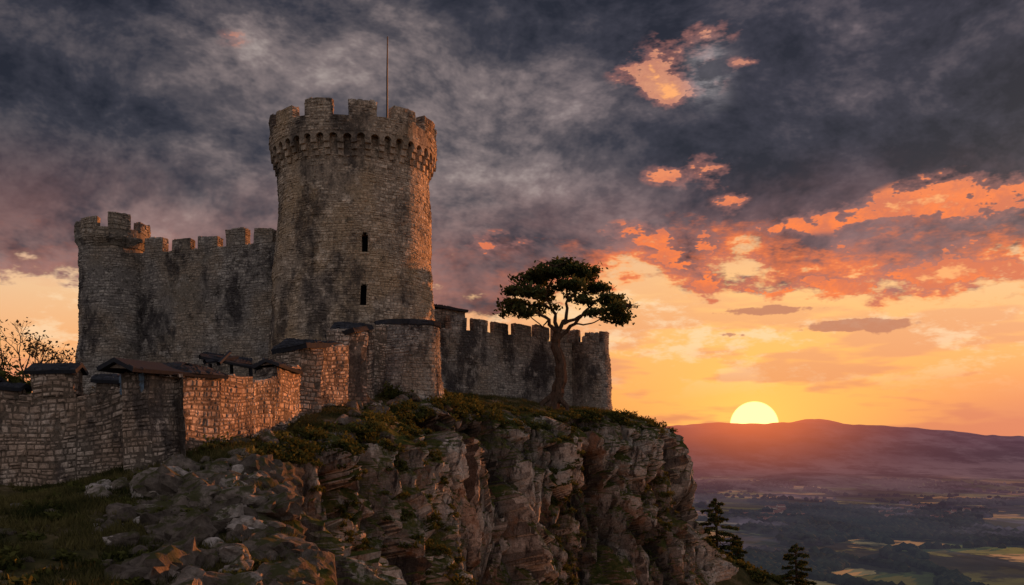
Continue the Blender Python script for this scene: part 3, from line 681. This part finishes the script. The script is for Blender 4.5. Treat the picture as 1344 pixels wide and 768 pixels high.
for _ in range(110):
    y_=rng.uniform(21,40); x_=rng.uniform(-21,-9); r=.05+.3*rng.uniform()**2; rock(rkb,(x_,y_,gz(x_,y_)),r,(1.2,1,.6))
for _ in range(60):
    y_=rng.uniform(44,70); xr=np.interp(y_,[40,44,50,55,61,66,69.5],[-10.4,-11.2,-9.6,-7.6,-8.,-7.2,-4.4]); x_=xr-.2-rng.uniform(0,1.6)
    r=.12+.5*rng.uniform()**2.5; rock(rkb,(x_,y_,gz(x_,y_)+r*.1),r,(1.2,1,.8))
m,N=newmat('boulder_rock'); g=N.n('ShaderNodeNewGeometry'); P=g.outputs['Position']; at=N.n('ShaderNodeAttribute',attribute_name='rnd').outputs['Fac']
n1=N.noise(P,2.5,5,.75,0.); col=N.mix(.85,N.ramp(at,[(0,(.075,.068,.062)),(.6,(.17,.155,.145)),(.88,(.30,.29,.285)),(1,(.5,.5,.52))]),N.ramp(n1,[(.3,(.25,.23,.22)),(.7,(1.6,1.5,1.4))]),'MULTIPLY')
col=N.mix(N.mul(N.ss(N.xyz(g.outputs['Normal'])[2],.1,.7),N.ss(N.noise(P,1.1,5,.7),.46,.58,0,.9)),col,(.045,.048,.02)); finish(N,col,.9,N.bump(n1,1.,.12),.2); M_bould=m
rkb.build('boulder_pile',[M_bould],None,0)

# ---------------------------------------------------------------- far ground: valley + hills, one sheet
az1=np.radians(np.arange(-32,34,.09)); az2=np.radians(np.arange(34,328,2.)); AZ=np.concatenate([az1,az2])
RR=np.concatenate([[30,60,100,140],np.exp(np.linspace(math.log(180),math.log(40000),250))])
A2,R2=np.meshgrid(AZ,RR,indexing='ij'); gxx=R2*np.sin(A2); gyy=R2*np.cos(A2)
pxs=np.array([-300,200,500,700,860,900,940,1000,1040,1065,1095,1120,1160,1200,1250,1300,1344,1500,1700]); pys=np.array([575,570,572,566,562,559,556,558,555,550.5,554,559,563,565,567,572,573,568,575])
azp=np.arctan((pxs-672)/F); rz=(600-pys)/F*np.cos(azp)
prof_=np.interp(A2,azp,rz,left=.02,right=.02); prof_=prof_+.0006*vnoise(np.stack([A2.ravel()*140,0*A2.ravel(),0*A2.ravel()],1),3).reshape(A2.shape)
Qn=np.stack([gxx.ravel(),gyy.ravel(),0*gxx.ravel()],1)
nb=fbm(Qn/1500.,5,91).reshape(R2.shape); ns2=fbm(Qn/400.,4,92)
ns2=ns2.reshape(R2.shape)
sm=lambda a,b,x: (lambda t:t*t*(3-2*t))(np.clip((x-a)/(b-a),0,1))
ridge=(prof_*9500+150)*sm(5200,9500,R2)*(1-.6*sm(9500,14000,R2))
def rolling(nb,ns2,r): return (nb*75+40)*sm(4000,6500,r)*(1-sm(7500,9300,r))*1.5+nb*12*sm(1200,3000,r)*(1-sm(7500,9300,r))+ns2*9*(.3+.7*sm(4500,7000,r))
H=-150+ridge+rolling(nb,ns2,R2)
hillx=np.maximum(0,1-np.hypot(gxx+10,gyy-50)/330.); H=H+hillx**1.5*60
V=np.stack([gxx.ravel(),gyy.ravel(),H.ravel()],1); na,nrr=A2.shape
i=np.arange(na)[:,None]; j=np.arange(nrr-1)[None,:]; i2=(i+1)%na
Fc=np.stack([i*nrr+j,i2*nrr+j,i2*nrr+j+1,i*nrr+j+1],-1).reshape(-1,4)[:,::-1].copy()
m,N=newmat('valley_fields'); P=N.n('ShaderNodeNewGeometry').outputs['Position']; x,y,z=N.xyz(P)
wv=N.vm('ADD',N.vm('MULTIPLY',P,(.0060,.0040,0)),N.comb(N.mul(N.noise(P,.005,3,.6),1.5),N.mul(N.noise(N.vm('ADD',P,(500,90,0)),.005,3,.6),1.5),0.))
vc=N.vor(wv,1.0,1); r_=N.xyz(vc)[0]
col=N.ramp(r_,[(0,(.06,.08,.045)),(.25,(.12,.17,.06)),(.42,(.25,.32,.10)),(.58,(.50,.43,.19)),(.78,(.66,.54,.27)),(.92,(.10,.14,.07))],'CONSTANT')
wood=N.noise(N.vm('MULTIPLY',P,(.0024,.0016,0)),1.,6,.68,.3)
col=N.mix(N.ss(wood,.51,.55),col,(.03,.04,.032)); col=N.mix(N.ss(N.noise(P,.012,5,.65),.42,.65,0,.6),col,(.06,.075,.04))
col=N.mix(N.ss(z,-130.,-90.),col,(.03,.035,.03))
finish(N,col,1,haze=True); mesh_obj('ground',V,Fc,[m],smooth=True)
bm=bmesh.new(); bmesh.ops.create_icosphere(bm,subdivisions=1,radius=1); bm.verts.ensure_lookup_table()
tv=np.array([v.co[:] for v in bm.verts]); tf=np.array([[v.index for v in f.verts] for f in bm.faces]); bm.free()
nt_=52000; aa=np.radians(rng.uniform(5,31,nt_)); r2=np.exp(rng.uniform(math.log(850),math.log(5200),nt_)); x_=r2*np.sin(aa); y_=r2*np.cos(aa)
nq=fbm(np.stack([x_/300,y_/460,0*x_],1),4,97); strip=np.abs(vnoise(np.stack([x_/230,y_/360,0*x_],1),98)); strip2=np.abs(vnoise(np.stack([x_/180+9,y_/420,0*x_],1),99)); kp=(nq>.2)|((strip<.035)&(nq>-.25))|((strip2<.025)&(nq>-.1)); x_=x_[kp];y_=y_[kp]; r2=r2[kp]
Qn=np.stack([x_,y_,0*x_],1); nb_=fbm(Qn/1500.,5,91); ns_=fbm(Qn/400.,4,92)
zz=-150+rolling(nb_,ns_,r2)+np.maximum(0,1-np.hypot(x_+10,y_-50)/330.)**1.5*60
sz=rng.uniform(3.,8,len(x_)); V=(tv[None]*np.stack([sz*1.2,sz*1.2,sz],1)[:,None,:]*rng.uniform(.75,1.25,(len(x_),len(tv),1)))+np.stack([x_,y_,zz+sz*.6],1)[:,None,:]
Fc=(tf[None]+np.arange(len(x_))[:,None,None]*len(tv)).reshape(-1,3)
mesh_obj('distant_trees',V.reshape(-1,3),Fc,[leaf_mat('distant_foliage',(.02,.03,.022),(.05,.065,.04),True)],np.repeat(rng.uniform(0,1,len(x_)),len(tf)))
vb=MB()
for _ in range(50):
    px=rng.choice([1005,1030,1170,1230])+rng.normal()*22; d=rng.uniform(2250,2900); x0=X(px,d); z0=-148.; w=rng.uniform(5,8);l=rng.uniform(6,11);h=rng.uniform(4,7)
    c=[(x0-l,d-w,z0-5),(x0+l,d-w,z0-5),(x0+l,d+w,z0-5),(x0-l,d+w,z0-5)]; t_=[(p[0],p[1],z0+h) for p in c]
    for k in range(4): vb.face([c[k],c[(k+1)%4],t_[(k+1)%4],t_[k]],.5,0)
    r0=(x0-l,d,z0+h+5);r1=(x0+l,d,z0+h+5); vb.face([t_[0],t_[1],r1,r0],.5,1); vb.face([t_[2],t_[3],r0,r1],.5,1); vb.face([t_[1],t_[2],r1],.5,0); vb.face([t_[3],t_[0],r0],.5,0)
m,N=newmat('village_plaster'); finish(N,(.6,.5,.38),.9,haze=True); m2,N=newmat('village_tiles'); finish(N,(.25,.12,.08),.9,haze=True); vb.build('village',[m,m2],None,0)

# ---------------------------------------------------------------- lower hillside with pines
hx=np.arange(13,210,1.0); hy=np.arange(101,330,1.0); HX,HY=np.meshgrid(hx,hy)
def Hs(x,y):
    x=np.asarray(x,float);y=np.asarray(y,float)
    Q=np.stack([x.ravel(),y.ravel(),0*x.ravel()],1)
    return -10.4-.5*(x-22)-.0016*np.maximum(x-30,0)**2-.0022*(y-128)**2-.12*np.maximum(112-y,0)**2+(fbm(Q*.06,4,101)*1.6+fbm(Q*.4,3,102)*.6).reshape(x.shape)
HZ=Hs(HX,HY); V=np.stack([HX.ravel(),HY.ravel(),HZ.ravel()],1); w_=HX.shape[1]; ii,jj=np.meshgrid(np.arange(HX.shape[0]-1),np.arange(w_-1),indexing='ij'); ii=ii.ravel();jj=jj.ravel()
mesh_obj('hillside',V,np.stack([ii*w_+jj,ii*w_+jj+1,(ii+1)*w_+jj+1,(ii+1)*w_+jj],1),[M_soil],smooth=True)
C=[];RB=[]
for _ in range(600):
    y_=rng.uniform(108,150); x_=rng.uniform(15,42); s=rng.uniform(.2,.8); add_clump((x_,y_,float(Hs(np.array([x_]),np.array([y_]))[0])),(s*1.5,s*1.5,s),int(160*s+20))
leaf_mesh('hillside_shrubs',np.vstack(C),.24,[M_shrub],rbase=np.concatenate(RB))
def pine(px,pytop,pybase,d,wpx):
    e_=empty('pine_tree'); x0=X(px,d); zb_=Z(pybase,d); zt_=Z(pytop,d); H_=zt_-zb_; mb=MB(); Cn=[]
    zb2=min(zb_,float(Hs(np.array([x0]),np.array([d]))[0]))-.5
    tube(mb,[(x0,d,zb2),(x0+.1,d,zb_+H_*.4),(x0-.05,d,zb_+H_*.75),(x0,d,zt_)],[.22,.17,.1,.02],6)
    W_=wpx*d/F/2
    k=0
    while k<36:
        f=.08+.9*(k/36.)+rng.uniform(-.012,.012); k+=1
        L_=W_*(1-f)**.65*rng.uniform(.4,1.25)+.15; a=k*2.4+rng.uniform(-.5,.5); z_=zb_+H_*f
        p0=np.array([x0,d,z_]); dr=np.array([math.cos(a),math.sin(a),0]); p1=p0+dr*L_*.5+np.array([0,0,.05*L_]); p2=p0+dr*L_+np.array([0,0,-.12*L_+.05])
        tube(mb,[p0,p1,p2],[.05,.035,.01],4)
        m_=int(52*L_)+10; t=rng.uniform(.25,1.05,(m_,1)); side=np.array([-dr[1],dr[0],0]); sp=rng.normal(size=(m_,1))*.28*L_*(1.1-t*.8)*.6
        Cn.append(p0+(p2-p0)*t+side*sp+np.column_stack([0*t,0*t,rng.normal(size=(m_,1))*.06-.05]))
    mb.build('trunk',[M_bark],e_,0); leaf_mesh('needles',np.vstack(Cn),.21,[M_leaf],e_,asp=2.2)
pine(940,653,740,117,84); pine(1045,712,792,116,86); pine(915,688,748,119,36); pine(1003,748,800,116,36); pine(966,702,752,119,38)

# ---------------------------------------------------------------- sky
w=bpy.data.worlds.new('World'); scene.world=w; w.use_nodes=True; N=NT(w.node_tree)
D=N.n('ShaderNodeTexCoord').outputs['Generated']; x,y,z=N.xyz(D)
h=N.m('SQRT',N.add(N.mul(x,x),N.add(N.mul(y,y),1e-5))); az=N.m('ARCTAN2',x,y); el=N.m('DIVIDE',z,h); el=N.m('MINIMUM',N.m('MAXIMUM',el,-1.),3.)
cx_=N.m('DIVIDE',x,h); cy_=N.m('DIVIDE',y,h)
V0=N.comb(cx_,cy_,N.mul(el,1.5)); AE=N.comb(az,el,0.)
wp=N.noisec(V0,4.,1.); V1=N.vm('ADD',V0,N.vm('MULTIPLY',N.vm('SUBTRACT',wp,(.5,.5,.5)),(.07,.07,.09)))
V2=N.comb(cx_,cy_,N.mul(el,5.))
# soft cloud masses, given by azimuth / elevation of their centres
def sumb(l,acc=0.):
    for (px,py,rx_,ry_,amp) in l:
        a=math.atan((px-672)/F); e_=(600-py)/F*math.cos(a); sx,sy=F/rx_,F/ry_
        q=N.vm('MULTIPLY_ADD',AE,(sx,sy,0.),(-a*sx,-e_*sy,0.)); d=N.vm('DOT_PRODUCT',q,q)
        acc=N.m('MULTIPLY_ADD',N.m('POWER',.367879,d),amp,acc)
    return acc
nA=N.noise(V1,3.0,4,.6); nB=N.noise(N.vm('ADD',V1,(3.1,1.7,.4)),7.5,5,.68); nC=N.noise(N.vm('ADD',V1,(7.,2.,1.)),22.,4,.7); nS=N.noise(V2,5.,4,.6)
nD=N.noise(N.vm('ADD',N.comb(cx_,cy_,N.mul(el,2.6)),(1.,5.,2.)),11.,5,.68)
clear=N.ramp(N.m('MULTIPLY',N.add(el,.02),3.),[(.0,(.50,.11,.08)),(.13,(.68,.17,.10)),(.22,(.94,.30,.10)),(.36,(.97,.44,.16)),(.53,(.92,.57,.30)),(.8,(.62,.45,.4)),(1.,(.4,.36,.42))])
saz=math.atan((990-672)/F); sel=(600-558)/F*math.cos(saz)
du=N.sub(az,saz); dv=N.sub(el,sel); r2=N.add(N.mul(du,du),N.mul(dv,dv)); rr=N.m('SQRT',r2)
ga=N.m('EXPONENT',N.mul(rr,-10.)); gb=N.m('EXPONENT',N.mul(rr,-4.))
clear=N.mix(N.mul(gb,.55),clear,(1.0,.42,.09)); clear=N.mix(N.mul(ga,.95),clear,(1.3,.66,.12))
clear=N.mix(N.mul(N.mul(N.ss(du,.08,.26),N.ss(el,.10,.03)),.6),clear,(.60,.16,.13))
aw=N.ss(N.m('ABSOLUTE',du),.5,1.8); clear=N.mix(aw,clear,(.42,.33,.36))
stc=N.mul(N.ss(nS,.49,.58),N.ss(el,.21,.10)); stc=N.mul(stc,.6); clear=N.mix(stc,clear,N.mix(N.ss(el,.03,.12),(.64,.17,.11),(.78,.31,.17)))
clear=N.mix(N.mul(N.ss(nD,.50,.62),N.ss(el,.05,.12,0,.6)),clear,(1.0,.74,.46))
hs=N.ss(N.add(N.mul(N.sub(nS,.5),1.1),N.add(N.mul(N.sub(nC,.5),.7),sumb([(1115,427,85,10,.42),(1010,407,80,7,.34),(960,440,60,6,.3)]))),.27,.35); clear=N.mix(N.mul(hs,.8),clear,(.50,.18,.11))
wisp=N.add(N.mul(N.sub(nD,.5),.17),N.mul(N.sub(nC,.5),.07))
e0=N.add(N.sub(el,.165),N.add(wisp,N.mul(N.sub(nA,.5),.06)))
e0=N.add(e0,sumb([(1010,340,60,28,-.02),(1250,392,140,22,.03),(850,345,50,45,-.02),(620,400,120,40,.03),(1100,375,140,22,.022),(900,345,40,30,.03),(60,430,90,40,-.03),(820,395,60,20,-.02)]))
dens=N.ss(e0,-.006,.016)
tone=N.add(N.mul(N.sub(nA,.5),1.2),N.add(N.mul(N.sub(nB,.5),1.6),N.mul(N.sub(nC,.5),.7)))
tone=N.add(tone,sumb([(290,180,150,100,.26),(400,90,110,60,.24),(600,250,110,110,.22),(950,60,110,60,.14),(700,50,190,70,-.26),(60,130,120,70,-.22),(30,260,90,60,-.30),(1150,190,230,80,-.08),(1200,60,150,60,.10),(800,190,120,60,-.12),(60,340,150,60,.14),(690,290,60,30,-.2),(1080,340,150,40,-.10),(330,300,160,60,.12)]))
ccol=N.ramp(N.add(tone,.38),[(.05,(.016,.017,.028)),(.28,(.038,.037,.052)),(.48,(.090,.077,.088)),(.7,(.21,.165,.165)),(1.,(.46,.38,.35))])
low=N.ss(el,.31,.16); ccol=N.mix(N.mul(low,N.ss(nB,.36,.62,.08,.72)),ccol,(.33,.155,.135))
ccol=N.mix(N.mul(N.ss(az,-.1,.35),.3),ccol,N.mix(1.,ccol,(.88,.76,1.05),'MULTIPLY'))
side=N.ss(az,-.05,.12)
rimm=N.mul(N.ss(e0,.050,.006),N.ss(nC,.28,.52)); rimm=N.mul(rimm,N.add(N.mul(side,.88),.12))
ccol=N.mix(rimm,ccol,N.mix(N.ss(e0,.02,.004),(.95,.20,.05),(1.0,.42,.14)))
hb=sumb([(920,42,55,18,.34),(850,92,48,26,.38),(880,125,26,18,.34),(935,100,30,35,.16),(930,225,42,22,.43),(868,230,26,12,.38),(962,262,20,9,.36),(1200,278,140,18,.44),(1270,250,80,24,.43),(890,315,85,32,.46),(1240,362,160,18,.43),(1080,388,130,16,.42),(305,50,40,18,.12),(655,320,50,18,.26),(1130,325,34,12,.34),(930,355,60,20,.44),(975,82,20,8,.38),(1290,320,50,10,.3),(1010,300,40,12,.3)])
hm=N.add(N.add(N.mul(N.sub(nD,.5),1.8),N.mul(N.sub(nC,.5),1.3)),hb)
hole=N.ss(hm,.33,.41); halo=N.ss(hm,.10,.36)
gate=N.ss(hb,.06,.16)
hcol=N.mix(N.ss(el,.36,.2),(.70,.30,.17),(1.0,.22,.05)); hcol=N.mix(N.ss(nC,.42,.62),hcol,N.mix(.5,hcol,(.40,.13,.11)))
hcol=N.mix(N.ss(hm,.54,.76),hcol,(1.0,.42,.15))
ccol=N.mix(N.mul(N.mul(halo,gate),.5),ccol,(.42,.16,.13))
ccol=N.mix(N.mul(hole,gate),ccol,hcol)
ccol=N.mix(N.mul(sumb([(930,95,24,34,1.)]),N.ss(nD,.4,.6,.1,.8)),ccol,(.50,.45,.46))
sky=N.mix(dens,clear,ccol)
back=N.ss(cy_,.55,-.35); up_=N.ss(el,.75,1.8)
sky=N.mix(back,sky,(.48,.42,.41)); sky=N.mix(N.mul(up_,.7),sky,(.23,.21,.26))  # unseen sky behind the camera, made brighter to light the castle front
disc=N.ss(rr,.0238,.0220); sky=N.mix(disc,sky,(2.2,1.45,.50))
nis=N.n('ShaderNodeTexSky',sky_type='NISHITA'); nis.sun_disc=False; nis.sun_elevation=SUN_E; nis.sun_rotation=SUN_B
b1=N.n('ShaderNodeBackground'); N.con(b1.inputs[0],sky); b1.inputs[1].default_value=1.0
b2=N.n('ShaderNodeBackground'); N.con(b2.inputs[0],nis.outputs[0]); b2.inputs[1].default_value=.004
ad=N.n('ShaderNodeAddShader'); N.t.links.new(b1.outputs[0],ad.inputs[0]);N.t.links.new(b2.outputs[0],ad.inputs[1])
o=N.n('ShaderNodeOutputWorld'); N.t.links.new(ad.outputs[0],o.inputs[0])
w.cycles.sampling_method='MANUAL'; w.cycles.sample_map_resolution=512
sl=bpy.data.lights.new('sun','SUN'); sl.energy=11.0; sl.angle=math.radians(.8); sl.color=(1,.31,.085)
so=bpy.data.objects.new('sun',sl); scene.collection.objects.link(so)
so.rotation_euler=Vector((math.sin(SUN_B)*math.cos(SUN_E),math.cos(SUN_B)*math.cos(SUN_E),math.sin(SUN_E))).to_track_quat('Z','Y').to_euler()
# ---------------------------------------------------------------- camera
cd=bpy.data.cameras.new('camera'); co=bpy.data.objects.new('camera',cd); scene.collection.objects.link(co)
cd.lens=35.0; cd.sensor_width=36; cd.shift_y=216/1344.; cd.clip_start=.1; cd.clip_end=80000; co.rotation_euler=(math.pi/2,0,0); scene.camera=co
scene.view_settings.view_transform='Standard'; scene.view_settings.look='None'; scene.view_settings.exposure=0
